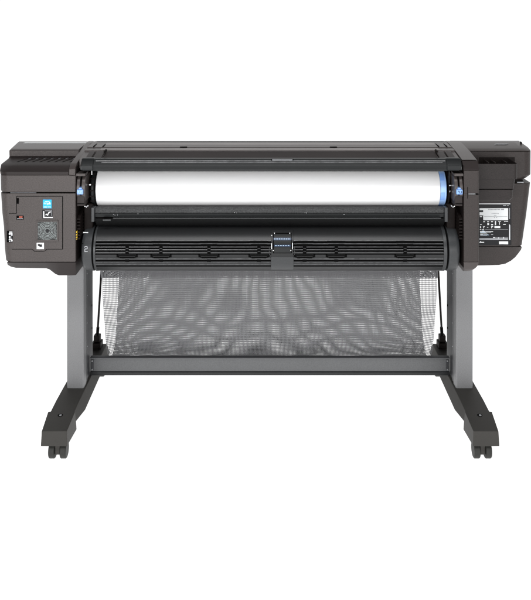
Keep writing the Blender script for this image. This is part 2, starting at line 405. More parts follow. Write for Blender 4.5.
# inner wall of the long housing (dark)
bm = bmesh.new(); box(bm, xr-.002, xr+.0012, .006, .44, Z(262), .90); iw = obj('inner_wall', bm, 'inner', fl)
# right frame, in front of the set-back housing
xa, xz = X(463.9), X(479.2)
bm = bmesh.new()
loft(bm, [(Z(262), xa, xz-.001, 0), (Z(194.8), xa, xz, 0)], rl=.003, rr=.006, yb=.42)
fr = obj('side_frame', bm, 'shell2', P, bevel=.002)
fr['label'] = 'wide frame with rounded foot, beside the blue paper core'
bm = bmesh.new(); loft(bm, [(Z(193.6), xa, xz, 0), (Z(170.4), xa, xz, 0)], rl=.003, rr=.006, yb=.42)
obj('upper_shell', bm, 'shell2', fr, bevel=.0025)
bm = bmesh.new(); loft(bm, [(Z(195.4), xa+.008, xz-.003, .004), (Z(193), xa+.008, xz-.003, .004)], yb=.41)
box(bm, X(467.3), X(467.9), -.0004, .002, Z(198.5), Z(187)); obj('seam', bm, 'black', fr)
bm = bmesh.new(); box(bm, X(468.5), X(475.5), .002, .0042, Z(194.4), Z(193.8)); obj('seam_glint', bm, 'greymark', fr)  # painted glint along the frame seam
bm = bmesh.new(); box(bm, xa, X(468), -.0002, .01, Z(195), Z(193.4)); obj('seam_bridge', bm, 'shell2', fr)
bm = bmesh.new()
prism_x(bm, [(.0,Z(170.1)), (.004,Z(168.5,.004)), (.026,Z(160.8,.026)), (.12,.9330), (.24,.9450), (.30,.9455), (.42,.890), (.42,Z(170.1))], xa-.0006, xz+.0004)
obj('frame_cap', bm, 'smooth', fr, bevel=.002)
bm = bmesh.new()   # lighter top skin of the frame cap
for x0_, x1_, par, zoff in ((xa+.001, xz-.001, fr, 0),):
    pr = [(.030, Z(160.8,.026)+.0028), (.12,.9345), (.24,.9463), (.298,.9466)]
    a = [bm.verts.new((x0_,y,z)) for y,z in pr]; b = [bm.verts.new((x1_,y,z)) for y,z in pr]
    for i in range(3): bm.faces.new((a[i],a[i+1],b[i+1],b[i]))
obj('cap_skin', bm, 'smoothl', fr)
# rounded lower end
bm = bmesh.new()
pr = []
for i in range(9):
    t = math.pi/2*i/8; pr.append((.001+.036*(1-math.cos(t)), Z(262)-.0006-.040*math.sin(t)))
pr += [(.42, Z(262)-.042), (.42, Z(262)-.0006)]
a_ = xa-.0005
# narrower at the bottom: loft of two prisms sections
n0 = len(pr)
va = [bm.verts.new((a_+.004*min(1,(Z(262)-z)/.04), y, z)) for y,z in pr]
vb = [bm.verts.new((xz-.001-.034*(max(0,(Z(262)-z)/.042))**2.2, y, z)) for y,z in pr]
bm.faces.new(va); bm.faces.new(list(reversed(vb)))
for i in range(n0): bm.faces.new((va[i],va[(i+1)%n0],vb[(i+1)%n0],vb[i]))
obj('frame_foot', bm, 'smoothl', fr, bevel=.0015)
bm = bmesh.new(); box(bm, xa-.0012, xa+.002, .006, .41, Z(268), .905); obj('inner_wall', bm, 'inner', fr)

# spindle holder with blue latch, ribs: one on each inner wall
def holder(sg, xw, parent):
    # xw = wall x, sg=+1: opens towards +X (left wall), -1 for the right wall
    W = lambda d: xw+sg*d
    def bb(bm, d0, d1, y0, y1, z0, z1): box(bm, min(W(d0),W(d1)), max(W(d0),W(d1)), y0, y1, z0, z1)
    bm = bmesh.new()
    def pl(d0, d1, pr):
        prism_x(bm, pr, min(W(d0),W(d1)), max(W(d0),W(d1)))
    arc = lambda: [(.03-.030*math.cos(t), Z(190,.0)+.047*math.sin(t)) for t in [math.radians(a) for a in range(-60,76,15)]]
    pr = arc(); pr = pr+[(.10, pr[-1][1]), (.10, pr[0][1])]
    pl(.002,.0125,pr)
    pl(.0185,.030,pr)
    h = obj('spindle_holder', bm, 'smoothl', parent, bevel=.0012)
    bm = bmesh.new(); bb(bm, .0125, .0185, .02, .1, Z(206), Z(174)); obj('holder_slot', bm, 'black', parent)
    bm = bmesh.new(); bb(bm, .001, .031, -.001, .05, Z(176.2), Z(173.6)); obj('holder_cap', bm, 'shell', parent, bevel=.001)
    bm = bmesh.new(); bb(bm, .002, .029, .003, .06, Z(206.5), Z(195.0)); obj('holder_base', bm, 'smooth', parent, bevel=.003)
    bm = bmesh.new(); bb(bm, .004, .027, .0005, .01, Z(204.2), Z(203.6)); obj('base_edge', bm, 'black', parent)
    bm = bmesh.new(); bb(bm, .005, .0255, -.008, .02, Z(194.0), Z(189.2)); bb(bm, .010, .021, -.004, .02, Z(189.4), Z(187.6))
    obj('latch', bm, 'blued', parent, bevel=.0015)
    bm = bmesh.new(); bb(bm, .0085, .0105, -.0086, -.007, Z(193), Z(190.4)); bb(bm, .0085, .0135, -.0086, -.007, Z(193), Z(192.5)); bb(bm, .016, .0175, -.0086, -.007, Z(193), Z(190.4)); bb(bm, .016, .021, -.0086, -.007, Z(191), Z(190.4))
    obj('latch_mark', bm, 'palebl' if sg > 0 else 'labelblk', parent, smooth=False)
    # screws
    bm = bmesh.new()
    for d,pz_ in ((.024,208.3),(.029,209.0),(.034,207.9)):
        tube(bm, (W(d), .03, Z(pz_)), (W(d), .038, Z(pz_)), .0016, 8)
    obj('screw', bm, 'silver', parent)
    # slanted ribs beneath
    bm = bmesh.new()
    for k in range(7):
        zz = Z(213+k*3.2, .06)
        v = [(.012, zz-.012), (.012, zz-.0085), (.085, zz+.020), (.085, zz+.0165)]
        prism_x(bm, v, min(W(.001),W(.012)), max(W(.001),W(.012)))
    obj('cooling_rib', bm, 'inner', parent, bevel=.0006)
    bm = bmesh.new(); bb(bm, .012, .045, .06, .2, Z(232,.06), Z(204,.06)); obj('gear_case', bm, 'inner', parent, bevel=.006)
holder(1, xr+.0012, fl)
holder(-1, xa-.0012, fr)
bm = bmesh.new()
for k in range(4): box(bm, xr+.0012, xr+.0036, .004+k*.0001, .016, Z(240-k*2.2), Z(238.4-k*2.2))
box(bm, xr+.0012, xr+.0022, .003, .014, Z(239.5), Z(232.2)); obj('warning_label', bm, 'yellow', fl)
bm = bmesh.new()
for k in range(3): box(bm, xr+.0012, xr+.0052, .0005, .0035, Z(239.3-k*2.6), Z(238.5-k*2.6))
obj('warning_print', bm, 'labelblk', fl)

# ================================================================== RIGHT HOUSING (set back)
yr = .23
xr2 = X(530.6,yr)+.009
xw = xz-.02
bm = bmesh.new()
loft(bm, [(Z(246.4,yr), xw, X(521.4,yr)+.009, yr), (Z(215,yr), xw, X(526,yr)+.009, yr), (Z(183.4,yr), xw, X(529.8,yr)+.009, yr)], rl=.002, rr=.030, yb=.6)
hr = obj('side_housing', bm, 'shell2', P, bevel=.0025)
hr['label'] = 'short housing set back, with a tray pocket and a black rating panel'
bm = bmesh.new()
loft(bm, [(Z(179.6,yr), xw, X(528.6,yr), yr+.010), (Z(175.5,yr), xw, X(530.4,yr)+.009, yr), (Z(151.6,yr), xw, xr2, yr)], rl=.002, rr=.034, yb=.36)
obj('upper_shell', bm, 'shell2', hr, bevel=.0025)
bm = bmesh.new(); loft(bm, [(Z(184,yr), xw, X(526,yr), yr+.012), (Z(179,yr), xw, X(526,yr), yr+.012)], rl=.002, rr=.03, yb=.59)
obj('seam', bm, 'inner', hr)
bm = bmesh.new(); box(bm, X(517.5,yr), X(524.0,yr), yr+.004, yr+.0125, Z(183.0,yr), Z(182.3,yr)); obj('seam_glint', bm, 'greymark', hr)  # painted glint in the set-back housing's seam
bm = bmesh.new()
loft(bm, [(Z(151.3,yr), xw, xr2, yr+.0005, .002, .034), (.9265, xw, xr2-.004, yr+.018, .002, .034), (.9385, xw, X(520,.34), .325, .002, .03)], yb=.36)
bmk = bmesh.new(); prism_x(bmk, [(.355,.937),(.60,.86),(.60,.84),(.355,.84)], xw, X(519,.34)); obj('panel_back', bmk, 'smooth', hr, bevel=.002)
obj('top_panel', bm, 'smoothl', hr, bevel=.0012)
bm = bmesh.new(); box(bm, X(519.0,.33), X(519.8,.33), .305, .318, .934, .9420); obj('hinge_pin', bm, 'black', hr)
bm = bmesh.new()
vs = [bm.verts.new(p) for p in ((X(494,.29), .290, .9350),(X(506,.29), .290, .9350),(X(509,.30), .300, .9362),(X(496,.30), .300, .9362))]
bm.faces.new(vs); obj('panel_glint', bm, 'greymark', hr, smooth=False)
bm = bmesh.new()
pr = [(470,246.9,470,266.0),(485,246.9,485,265.6),(498,246.9,499,265.2),(503,246.9,505.5,263.9),(508,246.9,511,261),(513,246.9,515.5,257.2),(518,246.9,518.8,253),(522.2,246.9,521.3,249.4)]
tray('bottom_tray', pr, yr, .58, 'shell2', hr, drop=.02)
# pocket
yp = .12
pk = bmesh.new()
xp1, xp2 = X(518.0,yp), X(515.0,yp)
t_ = .004
zt, zb_ = Z(163.8,yp), Z(189.2,yp)
loft(pk, [(zb_, xw, xp2, yp+.004, .002, .014), (zt, xw, xp1, yp, .002, .014)], yb=yr+.002)
for f in [f for f in pk.faces if f.calc_center_median().z > zt-1e-5 and abs(f.normal.z) > .9 or all(abs(v.co.z-zt)<1e-6 for v in f.verts)]:
    r = bmesh.ops.inset_individual(pk, faces=[f], thickness=t_)
    bmesh.ops.translate(pk, verts=f.verts, vec=(0,0,-.055))
    break
po = obj('tray_pocket', pk, 'pocket', hr, bevel=.0008)
bm = bmesh.new()
for a in (485.6, 492.2, 503.5):
    box(bm, X(a,.2), X(a,.2)+.004, .165, .228, zt-.05, zt+.0035-.006)
obj('pocket_divider', bm, 'smooth', hr, bevel=.0008)
bm = bmesh.new(); box(bm, X(479,yr), X(514.6,yr), yr-.0012, yr+.001, zt-.04, Z(157.2,yr)); obj('pocket_back', bm, 'inner', hr)
bm = bmesh.new()
loft(bm, [(Z(201.6,yp), xw, X(511.8,yp), yp+.012, .002, .012), (Z(199,yp), xw, X(513.6,yp), yp+.006, .002, .012), (Z(190.0,yp), xw, X(514.3,yp), yp+.005, .002, .012)], yb=yr+.002)
obj('pocket_base', bm, 'pocket', hr, bevel=.0015)
bm = bmesh.new(); loft(bm, [(Z(190.3,yp), xw, X(513.4,yp), yp+.008, .002, .012), (Z(189.0,yp), xw, X(513.4,yp), yp+.008, .002, .012)], yb=yr)
obj('pocket_gap', bm, 'black', hr)
# rating panel
yq = yr-.001
bm = bmesh.new(); decal(bm, 476, 511.2, 203.0, 245.0, yq, .001); rp = obj('rating_panel', bm, 'labelblk', hr)
yq = yr-.0022
bm = bmesh.new(); 
decal(bm, 479, 510.2, 203.4, 204.2, yq)  # top line paints the bright highlight in the gap above the panel
decal(bm, 483.1, 508.0, 208.2, 220.2, yq); decal(bm, 479.5, 483.1, 208.2, 210.2, yq); decal(bm, 479.5, 483.1, 212.2, 215.3, yq); decal(bm, 479.8, 482, 216.3, 217.0, yq)
for a,b,c,d in ((483.2,221.2,485,222.1),(487.1,221.2,489.1,222.0),(487.2,223,489,225.0),(490.9,221.1,492.9,222.1),(491,224,493,225.2),(494.8,221,496,225),
                (498,221.2,500.8,221.7),(499,222,499.7,224.8),(504,221.2,508,221.7),(503,224,505.6,224.7),(480,224.2,481.8,224.8),(480,226.2,481,228),(483,226.2,484.8,226.9),(483.2,227,483.9,228.2),
                (487,227,488.2,227.6),(491,226.2,493,227),(491.2,227,491.9,228.2),(494.4,226.1,500.2,228.0),
                (479.8,229.2,481.2,229.7),(482,229.2,484,229.7),(480,231,485,232),(485.3,231.3,493,231.9),(480,232.6,487,233.3),(480,234,483,234.6),
                (493,237.1,495,237.8),(498,237.5,499,239),(503,237,504,238.4),(479.4,241.9,484,242.8),(480,241.2,481,242),(498.9,241.4,508,244.2)):
    decal(bm, a, c, b, d, yq)
decal(bm, 509.1, 509.7, 224.5, 240, yq)
obj('rating_print', bm, 'white', hr, smooth=False)
bm = bmesh.new()
for a,b,c,d in ((485.3,229.3,508,229.55),(487,232.3,491,232.9),(483.4,233.9,488,234.6),(491,234.1,493,234.8),(480,235.2,487,235.7),(479.3,238.2,508,239.9),(495,237.3,508,237.6),(503,205.2,506,205.9),(507,205.3,508.6,205.9),(509.1,208,509.8,219),(509.9,225,510.3,240)): decal(bm, a, c, b, d, yq-.0002)
for k in range(9): decal(bm, 488.3+k*1.35, 489.2+k*1.35, 209.0, 209.9, yq-.0006)
decal(bm, 501,504, 208.9,210, yq-.0006)
for k in range(6): decal(bm, 491.6+k*1.25, 492.3+k*1.25, 213.3, 213.9, yq-.0006)
decal(bm, 494,496.4,215.5,216.0,yq-.0006); decal(bm, 484,507.4,216.5,216.75,yq-.0006); decal(bm,494,495,217.2,217.9,yq-.0006); decal(bm,496,497,217.2,217.9,yq-.0006)
obj('fine_print', bm, 'greymark', hr, smooth=False)
bm = bmesh.new(); decal(bm, 480.2,485.8,232.1,232.5,yq-.0008); decal(bm,481,489,234.8,235.1,yq-.0008); decal(bm,482.2,484,230.6,231,yq-.0008)
obj('blue_print', bm, 'palebl', hr, smooth=False)

# ================================================================== CENTRE TOP COVER
xcl, xcr = xr+.002, xa-.002
bm = bmesh.new()
prof = [(.045,.89),(.045,.9205),(.128,.9335),(.131,.9385),(.158,.9405),(.160,.937),(.172,.937),(.176,.9425),(.225,.9450),(.255,.9470),(.285,.9472),(.32,.943),(.50,.89)]
prism_x(bm, prof, xcl, xcr)
tcv = obj('top_cover', bm, 'smoothl', P, bevel=.0012)
bm = bmesh.new(); box(bm, xcl, xcr, .1585, .175, .9368, .9388); obj('hinge_gap', bm, 'black', tcv)
bm = bmesh.new()   # dark window panel, slightly proud
def wz(y): return .9205+(y-.045)/(.128-.045)*.013
x0, x1 = X(105.5,.09), X(436,.09)
vs = [(.047,wz(.047)+.0002),(.047,wz(.047)+.0022),(.126,wz(.126)+.0022),(.126,wz(.126)+.0002)]
prism_x(bm, vs, x0, x1); obj('cover_window', bm, 'glass', tcv, bevel=.0006)
bm = bmesh.new()
for a,b in ((88,93.5),(95,103.5),(437.5,445),(446.5,453)):
    prism_x(bm, [(.047,wz(.047)+.0002),(.047,wz(.047)+.0035),(.12,wz(.12)+.0040),(.126,wz(.126)+.0002)], X(a,.09), X(b,.09))
obj('cover_segment', bm, 'smooth', tcv, bevel=.002)
bm = bmesh.new()
for a in (94.3,104.5,437,445.8):
    prism_x(bm, [(.046,wz(.046)+.0002),(.046,wz(.046)+.0008),(.17,.9395),(.17,.93)], X(a,.09)-.0012, X(a,.09)+.0012)
for a in (94.6,103.8,437.2,445.2): box(bm, X(a,.2), X(a,.2)+.0025, .175, .24, .9400, .9460)
obj('cover_seam', bm, 'black', tcv)
bm = bmesh.new()
for a,b in ((120,133),(151,172),(172,180)): box(bm, X(a,.05), X(b,.05), .0452, .0478, wz(.047)+.0012, wz(.047)+.0042)
for a in (180,330): box(bm, X(a,.17), X(a+7,.17), .172, .178, .9415, .9440)
obj('cover_clip', bm, 'black', tcv, bevel=.0004)
bm = bmesh.new(); box(bm, X(104,.1), X(105.3,.1), .09, .128, .936, .943); box(bm, X(436.4,.1), X(437.6,.1), .09, .128, .936, .943); obj('window_stop', bm, 'inner', tcv, bevel=.0008)
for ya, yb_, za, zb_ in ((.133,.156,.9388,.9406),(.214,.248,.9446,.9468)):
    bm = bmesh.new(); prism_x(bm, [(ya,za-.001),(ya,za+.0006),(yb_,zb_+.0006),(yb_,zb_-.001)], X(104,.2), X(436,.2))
    obj('cover_light_band', bm, 'lightband', tcv, bevel=.0004)  # lighter strips paint the bright reflected bands across the cover
# dark line along the very top, painting its reflection
bm = bmesh.new(); box(bm, X(97,.28), X(445,.28), .270, .284, .9465, .9480); obj('top_edge', bm, 'bar', tcv, bevel=.0008)

# bar (roll cover edge) in front of the cover
bm = bmesh.new()
bl, br = X(80.6), X(462)
zt2 = Z(159.6)
prism_x(bm, [(.000,Z(171)),(.004,Z(169.5)),(.002,Z(166)),(.012,Z(161.6,.012)),(.020,zt2),(.044,zt2-.001),(.055,Z(166)),(.055,Z(171))], bl+.006, br-.008)
rb = obj('cover_bar', bm, 'bar', P, bevel=.0016, seg=3)
bm = bmesh.new()
for s_, a, b in ((1, bl, X(93)), (-1, X(447), br)):
    prism_x(bm, [(-.0016,Z(170.4)),(-.0016,Z(165.5)),(.010,Z(160.9,.010)),(.020,zt2+.0012),(.050,zt2),(.058,Z(166)),(.058,Z(170.4))], a, b)
obj('bar_end', bm, 'bar', rb, bevel=.003, seg=3)
bm = bmesh.new(); box(bm, X(97), X(444), -.0012, .003, Z(171.4), Z(170.7)); obj('bar_lip', bm, 'roller', rb, bevel=.0005)  # lighter tone paints the highlight on the bar's lower lip
bm = bmesh.new(); box(bm, X(97), X(446), .0008, .004, Z(165.9), Z(165.55)); bm.free()
bm = bmesh.new(); box(bm, X(95), X(446), .0122, .0150, Z(161.3,.013), Z(160.3,.013)); obj('bar_rim_highlight', bm, 'ridge', rb)  # pale strip paints the highlight along the bar's top
bm = bmesh.new(); box(bm, X(101), X(443), .0088, .0125, Z(162.75,.01), Z(162.25,.01)); obj('bar_crease_highlight', bm, 'ridge', rb)  # painted highlight line on the bar's sloping front
bm = bmesh.new(); box(bm, X(271), X(293.5), .0105, .022, Z(160.6,.014), Z(159.0,.014)); ht = obj('pull_tab', bm, 'black', rb, bevel=.0015)
bm = bmesh.new(); box(bm, X(272.2), X(292.6), .0095, .018, Z(160.1,.014), Z(159.4,.014)); obj('tab_edge', bm, 'greymark', rb, bevel=.0006)
bm = bmesh.new()
for a in (80.9, 460.9): box(bm, X(a), X(a+.6), -.003, 0, Z(169.4), Z(166.6))
obj('end_screw', bm, 'cap', rb)

# ================================================================== INTERIOR
bm = bmesh.new(); box(bm, xcl, xcr, .225, .48, .535, .895); obj('chassis', bm, 'black', P)
bm = bmesh.new(); box(bm, xcl, xcr, .12, .226, .700, .716); box(bm, xcl, xcr, .11, .226, .885, .893); obj('inner_shelf', bm, 'inner', P)
# roller bar under the paper
bm = bmesh.new()
lathe_x(bm, [(X(92.5,.05),.005),(X(92.5,.05),.0150),(X(446.5,.05),.0150),(X(446.5,.05),.005)], .056, Z(210.8,.056), 40)
ru = obj('guide_roller', bm, 'roller', P)
bm = bmesh.new()
prism_x(bm, [(.040,Z(217.2,.04)),(.036,Z(213.8,.036)),(.080,Z(213.4,.08)),(.1,Z(217.2,.04))], X(95,.04), X(444,.04))
obj('guide_rail', bm, 'bar', P, bevel=.0012)
bm = bmesh.new(); box(bm, X(113,.03), X(441,.03), .030, .036, Z(218.7,.03), Z(217.95,.03)); box(bm, X(103,.03), X(111,.03), .026, .036, Z(220.6,.03), Z(219.2,.03)); obj('rail_lip', bm, 'cap', P, bevel=.0006)
bm = bmesh.new()
for a in (91.2, 444.6):
    box(bm, X(a,.03), X(a+3.2,.03), .028, .06, Z(222,.03), Z(207.5,.03))
rbk = obj('roller_bracket', bm, 'cap', P, bevel=.002)
bm = bmesh.new()
for (a,b) in ((113.5,214.3),(115,215.1),(117.5,214.9),(138,213.7),(234.5,212.6),(236.3,212.9),(305,212.6),(306.5,212.9),(344,214.3)):
    bmesh.ops.create_icosphere(bm, subdivisions=1, radius=.0014, matrix=__import__('mathutils').Matrix.Translation((X(a,.034), .0335, Z(b,.034))))
obj('rail_screw', bm, 'silver', P)

bm = bmesh.new(); prism_x(bm, [(.040,Z(218.6,.040)),(.052,Z(221.5,.052)),(.075,Z(225.6,.075)),(.080,Z(225.6,.080)),(.09,Z(217.8,.09))], X(95,.05), X(445,.05))
obj('paper_guide', bm, 'guide', P, bevel=.001)
# paper spindle: flanges and blue core
RY, RZ_, RR = .12, Z(206.2,.12)+.0685, .068
bm = bmesh.new(); xl_ = X(95.6,.055); xr_ = X(440.3,.055)
lathe_x(bm, [(X(91.2,.07),.02),(X(91.2,.07),.062),(X(91.8,.07),.066),(X(94.2,.07),.0665),(X(94.6,.07),.064),(X(94.6,.07),.02)], RY, RZ_, 40)
spn = obj('spindle', bm, 'bar', P, bevel=.001)
bm = bmesh.new()
for k in range(20):
    t = 2*math.pi*k/20
    yy, zz = RY-.066*math.cos(t), RZ_+.066*math.sin(t)
    tube(bm, (X(91.0,.07), yy, zz), (X(95.2,.07), yy, zz), .0025, 8)
obj('spindle_gear', bm, 'inner', spn)
bm = bmesh.new(); box(bm, X(91.6,.05), X(92.0,.05), .0505, .053, Z(175.0,.05), Z(169.5,.05)); box(bm, X(89.2,.05), X(91,.05), .048, .053, Z(185.3,.05), Z(184.0,.05)); box(bm, X(449.0,.05), X(451.2,.05), .048, .053, Z(185.9,.05), Z(184.9,.05)); box(bm, X(449.4,.05), X(450,.05), .048, .053, Z(192.2,.05), Z(190.6,.05))
obj('spindle_pin', bm, 'silver', spn)  # tall strip paints the flange highlight; the rest are bright pins
bm = bmesh.new(); tube(bm, (xcl+.02, RY, RZ_), (xcr-.02, RY, RZ_), .018, 24); obj('spindle_shaft', bm, 'inner', spn)
bm = bmesh.new()
lathe_x(bm, [(xr_+.001,.03),(xr_+.001,.0655),(X(446.0,.06),.0655),(X(446.6,.06),.063),(X(446.6,.06),.03)], RY, RZ_, 60)
bh = obj('blue_core', bm, 'blue', spn, bevel=.001)
bm = bmesh.new()
for k in range(6):
    t0 = math.radians(30+60*k); 
    vs = []
    for j in range(7):
        t = t0+math.radians(24)*j/6
        vs.append(t)
    for j in range(6):
        q = []
        for (xx, tt, r_) in ((xr_+.001,vs[j],.0668),(xr_+.016,vs[j],.0668),(xr_+.016,vs[j+1],.0668),(xr_+.001,vs[j+1],.0668)):
            q.append(bm.verts.new((xx, RY-r_*math.cos(tt), RZ_+r_*math.sin(tt))))
        bm.faces.new(q)
obj('core_lug', bm, 'blued', spn)
bm = bmesh.new()
lathe_x(bm, [(X(447.4,.07),.02),(X(447.4,.07),.070),(X(448.6,.07),.070),(X(448.6,.07),.02)], RY, RZ_, 48); obj('core_flange', bm, 'inner', spn)
bm = bmesh.new(); box(bm, X(448.5,.06), X(449.1,.06), .055, .058, Z(188,.06), Z(171,.06)); obj('flange_edge', bm, 'cap', spn)

# ================================================================== PAPER ROLL (a thing of its own, hung on the spindle)
bm = bmesh.new()
prof = [(xl_,.030),(xl_,.0655),(xl_+.0012,.0672),(xl_+.003,RR),(xr_-.002,RR),(xr_-.0004,.0672),(xr_,.0655),(xr_,.030)]
lathe_x(bm, prof, RY, RZ_, 96)
roll = obj('paper_roll', bm, 'paper', None)
roll['label'] = 'white roll of paper loaded on the spindle across the back of the printer'
roll['category'] = 'paper roll'

# ================================================================== LOWER ROLL DRUM
DY, DZ, DR = .086, .6065, .079
def pyof(t): 
    y, z = DY-DR*math.cos(t), DZ+DR*math.sin(t)
    return VY+(EYE-z)*S(y)
TT = [(-math.pi/2*1.1 + math.pi*1.2*i/1200) for i in range(1201)]
PYT = [(pyof(t), t) for t in TT]
def th(py):                               # angle on the drum seen at height py
    best = min((abs(p-py), t) for p, t in PYT if t > -1.45 and t < 1.35)
    return best[1]
grooves = [(242.1,1.5),(245.3,1.4),(248.3,1.2),(250.9,1.0),(254.0,.8),(260.6,1.1),(265.8,.7)]
gr = [(th(p+w/2), th(p-w/2)) for p,w in grooves]
def rad(t):
    for a,b in gr:
        if a < t < b: return DR-.0045
    return DR
N = 1440
bm = bmesh.new()
dx0, dx1 = X(93.3,.012), X(447.0,.012)
gx0, gx1 = X(95.6,.012), X(443.5,.012)
# grooved middle section
pts = []
last = None
for i in range(N):
    t = -math.pi + 2*math.pi*i/N
    r = rad(t)
    key = (r,)
    tdeg = i % 12 == 0
    if last is None or r != last or tdeg: pts.append((DY-r*math.cos(t), DZ+r*math.sin(t)))
    last = r
prism_x(bm, pts, gx0, gx1)
dr = obj('roll_drum', bm, 'drum', P, smooth=True, angle=25)
dr.data.materials.append(M['black'])
for p in dr.data.polygons:
    if len(p.vertices) == 4 and math.hypot(p.center.y-DY, p.center.z-DZ) < DR-.0015: p.material_index = 1
bm = bmesh.new()
lathe_x(bm, [(dx0,.03),(dx0,DR+.0005),(gx0-.0005,DR+.0005),(gx0-.0005,.03)], DY, DZ, 80)
lathe_x(bm, [(gx1+.0005,.03),(gx1+.0005,DR+.0005),(dx1,DR+.0005),(dx1,.03)], DY, DZ, 80)
obj('drum_rim', bm, 'cap', dr, bevel=.0008)
def arc(bm, px0, px1, py0, py1, off=.0006, thick=.0015, n=8, taper=0, base=None):
    """curved patch on the drum between two seen heights"""
    r0, r1 = DR+off-thick, DR+off
    ta, tb = th(py1), th(py0)
    ysurf = DY-DR*math.cos((ta+tb)/2)
    xa_, xb_ = X(px0,ysurf), X(px1,ysurf)
    rows = []
    for i in range(n+1):
        t = ta+(tb-ta)*i/n
        rows.append([bm.verts.new((x, DY-r*math.cos(t), DZ+r*math.sin(t))) for x, r in ((xa_,r0),(xa_,r1),(xb_,r1),(xb_,r0))])
    for a,b in zip(rows, rows[1:]):
        for k in range(4): bm.faces.new((a[k],a[(k+1)%4],b[(k+1)%4],b[k]))
    bm.faces.new(rows[0]); bm.faces.new(list(reversed(rows[-1])))
# end caps
for side, (a, b, c) in enumerate(((81.2, 91.6, 93.2), (460.0, 449.0, 447.4))):
    xa_, xb_, xc_ = X(a,.012), X(b,.012), X(c,.012)
    bm = bmesh.new(); sg = 1 if b > a else -1
    lathe_x(bm, [(xa_,.03),(xa_,.070),(xa_+sg*.004,.0745),(xa_+sg*.012,.0765),(xb_-sg*.001,.0785),(xb_,.077),(xb_,.03)], DY, DZ-.0005, 80)
    ec = obj('end_cap', bm, 'cap', dr, bevel=.0008)
    bm = bmesh.new(); lathe_x(bm, [(xb_-sg*.001,.03),(xb_-sg*.001,.071),(xc_+sg*.001,.071),(xc_+sg*.001,.03)], DY, DZ, 60); obj('cap_groove', bm, 'black', dr)
# numeral and dash on the left cap, wrapped to its curve
bm = bmesh.new()
for a,b,c,d in ((84.9,87.4,246.2,246.9),(87.0,87.7,246.7,248.8),(85.1,87.2,248.5,249.2),(84.6,85.3,249.0,251.4),(84.6,87.8,251.2,251.9),(84.5,85.1,246.7,247.6)):
    arc(bm, a, b, c, d, .0008, .001, 3)
obj('numeral', bm, 'greymark', dr, smooth=False)
bm = bmesh.new(); arc(bm, 83.2, 88.2, 232.2, 233.0, .0008); obj('index_mark', bm, 'white', dr)
bm = bmesh.new(); arc(bm, 82.2, 83.0, 243.2, 244.2, .0004); obj('cap_dot', bm, 'black', dr)
# pinch rollers seen through I-shaped openings
for c in (127.2, 161, 209, 259, 304.6, 336.3, 405):
    bm = bmesh.new()
    arc(bm, c-9.2, c+9.2, 241.0, 243.0, .0018); arc(bm, c-8.0, c+8.0, 244.3, 245.6, .0018)
    arc(bm, c-3, c+3, 244.9, 246.4, .0011)
    arc(bm, c-1.7, c+1.7, 246.4, 254.6, .0018)
    arc(bm, c-10.6, c-9.0, 254.6, 257.2, .0011); arc(bm, c+9.0, c+10.6, 254.6, 257.2, .0011)
    arc(bm, c-9.0, c+9.0, 255.2, 257.4, .0018); arc(bm, c-7.4, c+7.4, 257.4, 258.8, .0011)
    arc(bm, c-2, c+2, 259.4, 261.6, .0011)
    ro = obj('pinch_roller', bm, 'black', dr, smooth=False)
    bm = bmesh.new()
    for k in (248.2, 250.9): arc(bm, c-1.3, c+1.3, k, k+.6, .0022)
    arc(bm, c-8, c+8, 256.0, 256.45, .0022)
    pass
    obj('roller_edge', bm, 'drum', dr)
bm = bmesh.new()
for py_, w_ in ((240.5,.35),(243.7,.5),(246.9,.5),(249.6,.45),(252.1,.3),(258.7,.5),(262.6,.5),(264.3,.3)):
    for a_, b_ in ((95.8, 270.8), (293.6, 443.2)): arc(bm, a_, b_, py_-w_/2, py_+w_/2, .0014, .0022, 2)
obj('drum_ridge_highlight', bm, 'ridge', dr, smooth=False)  # pale strips paint the highlight lines along the drum ribs
# centre latch block
bm = bmesh.new()
arc(bm, 271.2, 293.2, 230.2, 268.3, .004, .006, 20)
lt = obj('drum_latch', bm, 'drum', dr, bevel=.0012)
bm = bmesh.new(); arc(bm, 272.8, 291.8, 233.6, 253.0, .0046, .002, 14); obj('latch_recess', bm, 'black', dr, bevel=.0008)
bm = bmesh.new(); arc(bm, 273.6, 291.0, 240.8, 245.0, .0060, .002, 6); arc(bm, 273.8, 290.8, 246.6, 252.4, .0068, .003, 8); arc(bm, 273.6, 291.0, 234.6, 238.4, .0055, .002, 6); obj('latch_step', bm, 'bar', dr, bevel=.0008)
bm = bmesh.new(); arc(bm, 273.6, 291.2, 238.4, 240.8, .0064, .002, 4); arc(bm, 274.2, 290.6, 245.0, 246.6, .0072, .002, 4)
lb_ = obj('latch_band', bm, mat('navy_band', (.012,.03,.075), .4), dr)
bm = bmesh.new()
for k in range(7): arc(bm, 274.1+k*2.35, 275.5+k*2.35, 239.3, 239.9, .0070, .002, 2)
for k in range(6): arc(bm, 275.2+k*2.5, 276.6+k*2.5, 245.4, 246.0, .0080, .002, 2)
obj('latch_dash', bm, 'palebl', dr)
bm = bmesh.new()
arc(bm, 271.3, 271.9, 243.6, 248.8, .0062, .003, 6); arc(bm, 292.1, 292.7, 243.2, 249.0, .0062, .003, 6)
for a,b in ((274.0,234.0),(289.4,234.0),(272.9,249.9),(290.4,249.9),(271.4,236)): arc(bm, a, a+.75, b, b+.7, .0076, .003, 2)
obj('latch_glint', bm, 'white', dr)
bm = bmesh.new(); arc(bm, 270.9, 293.5, 256.6, 268.4, .0052, .003, 8); obj('latch_flap', bm, 'cap', dr, bevel=.001)
bm = bmesh.new()
for a in (269.0, 294.2): 
    for k in range(4): arc(bm, a, a+.7, 247.6+k*3.1, 248.6+k*3.1, .0008)
obj('drum_rivet', bm, 'cap', dr)
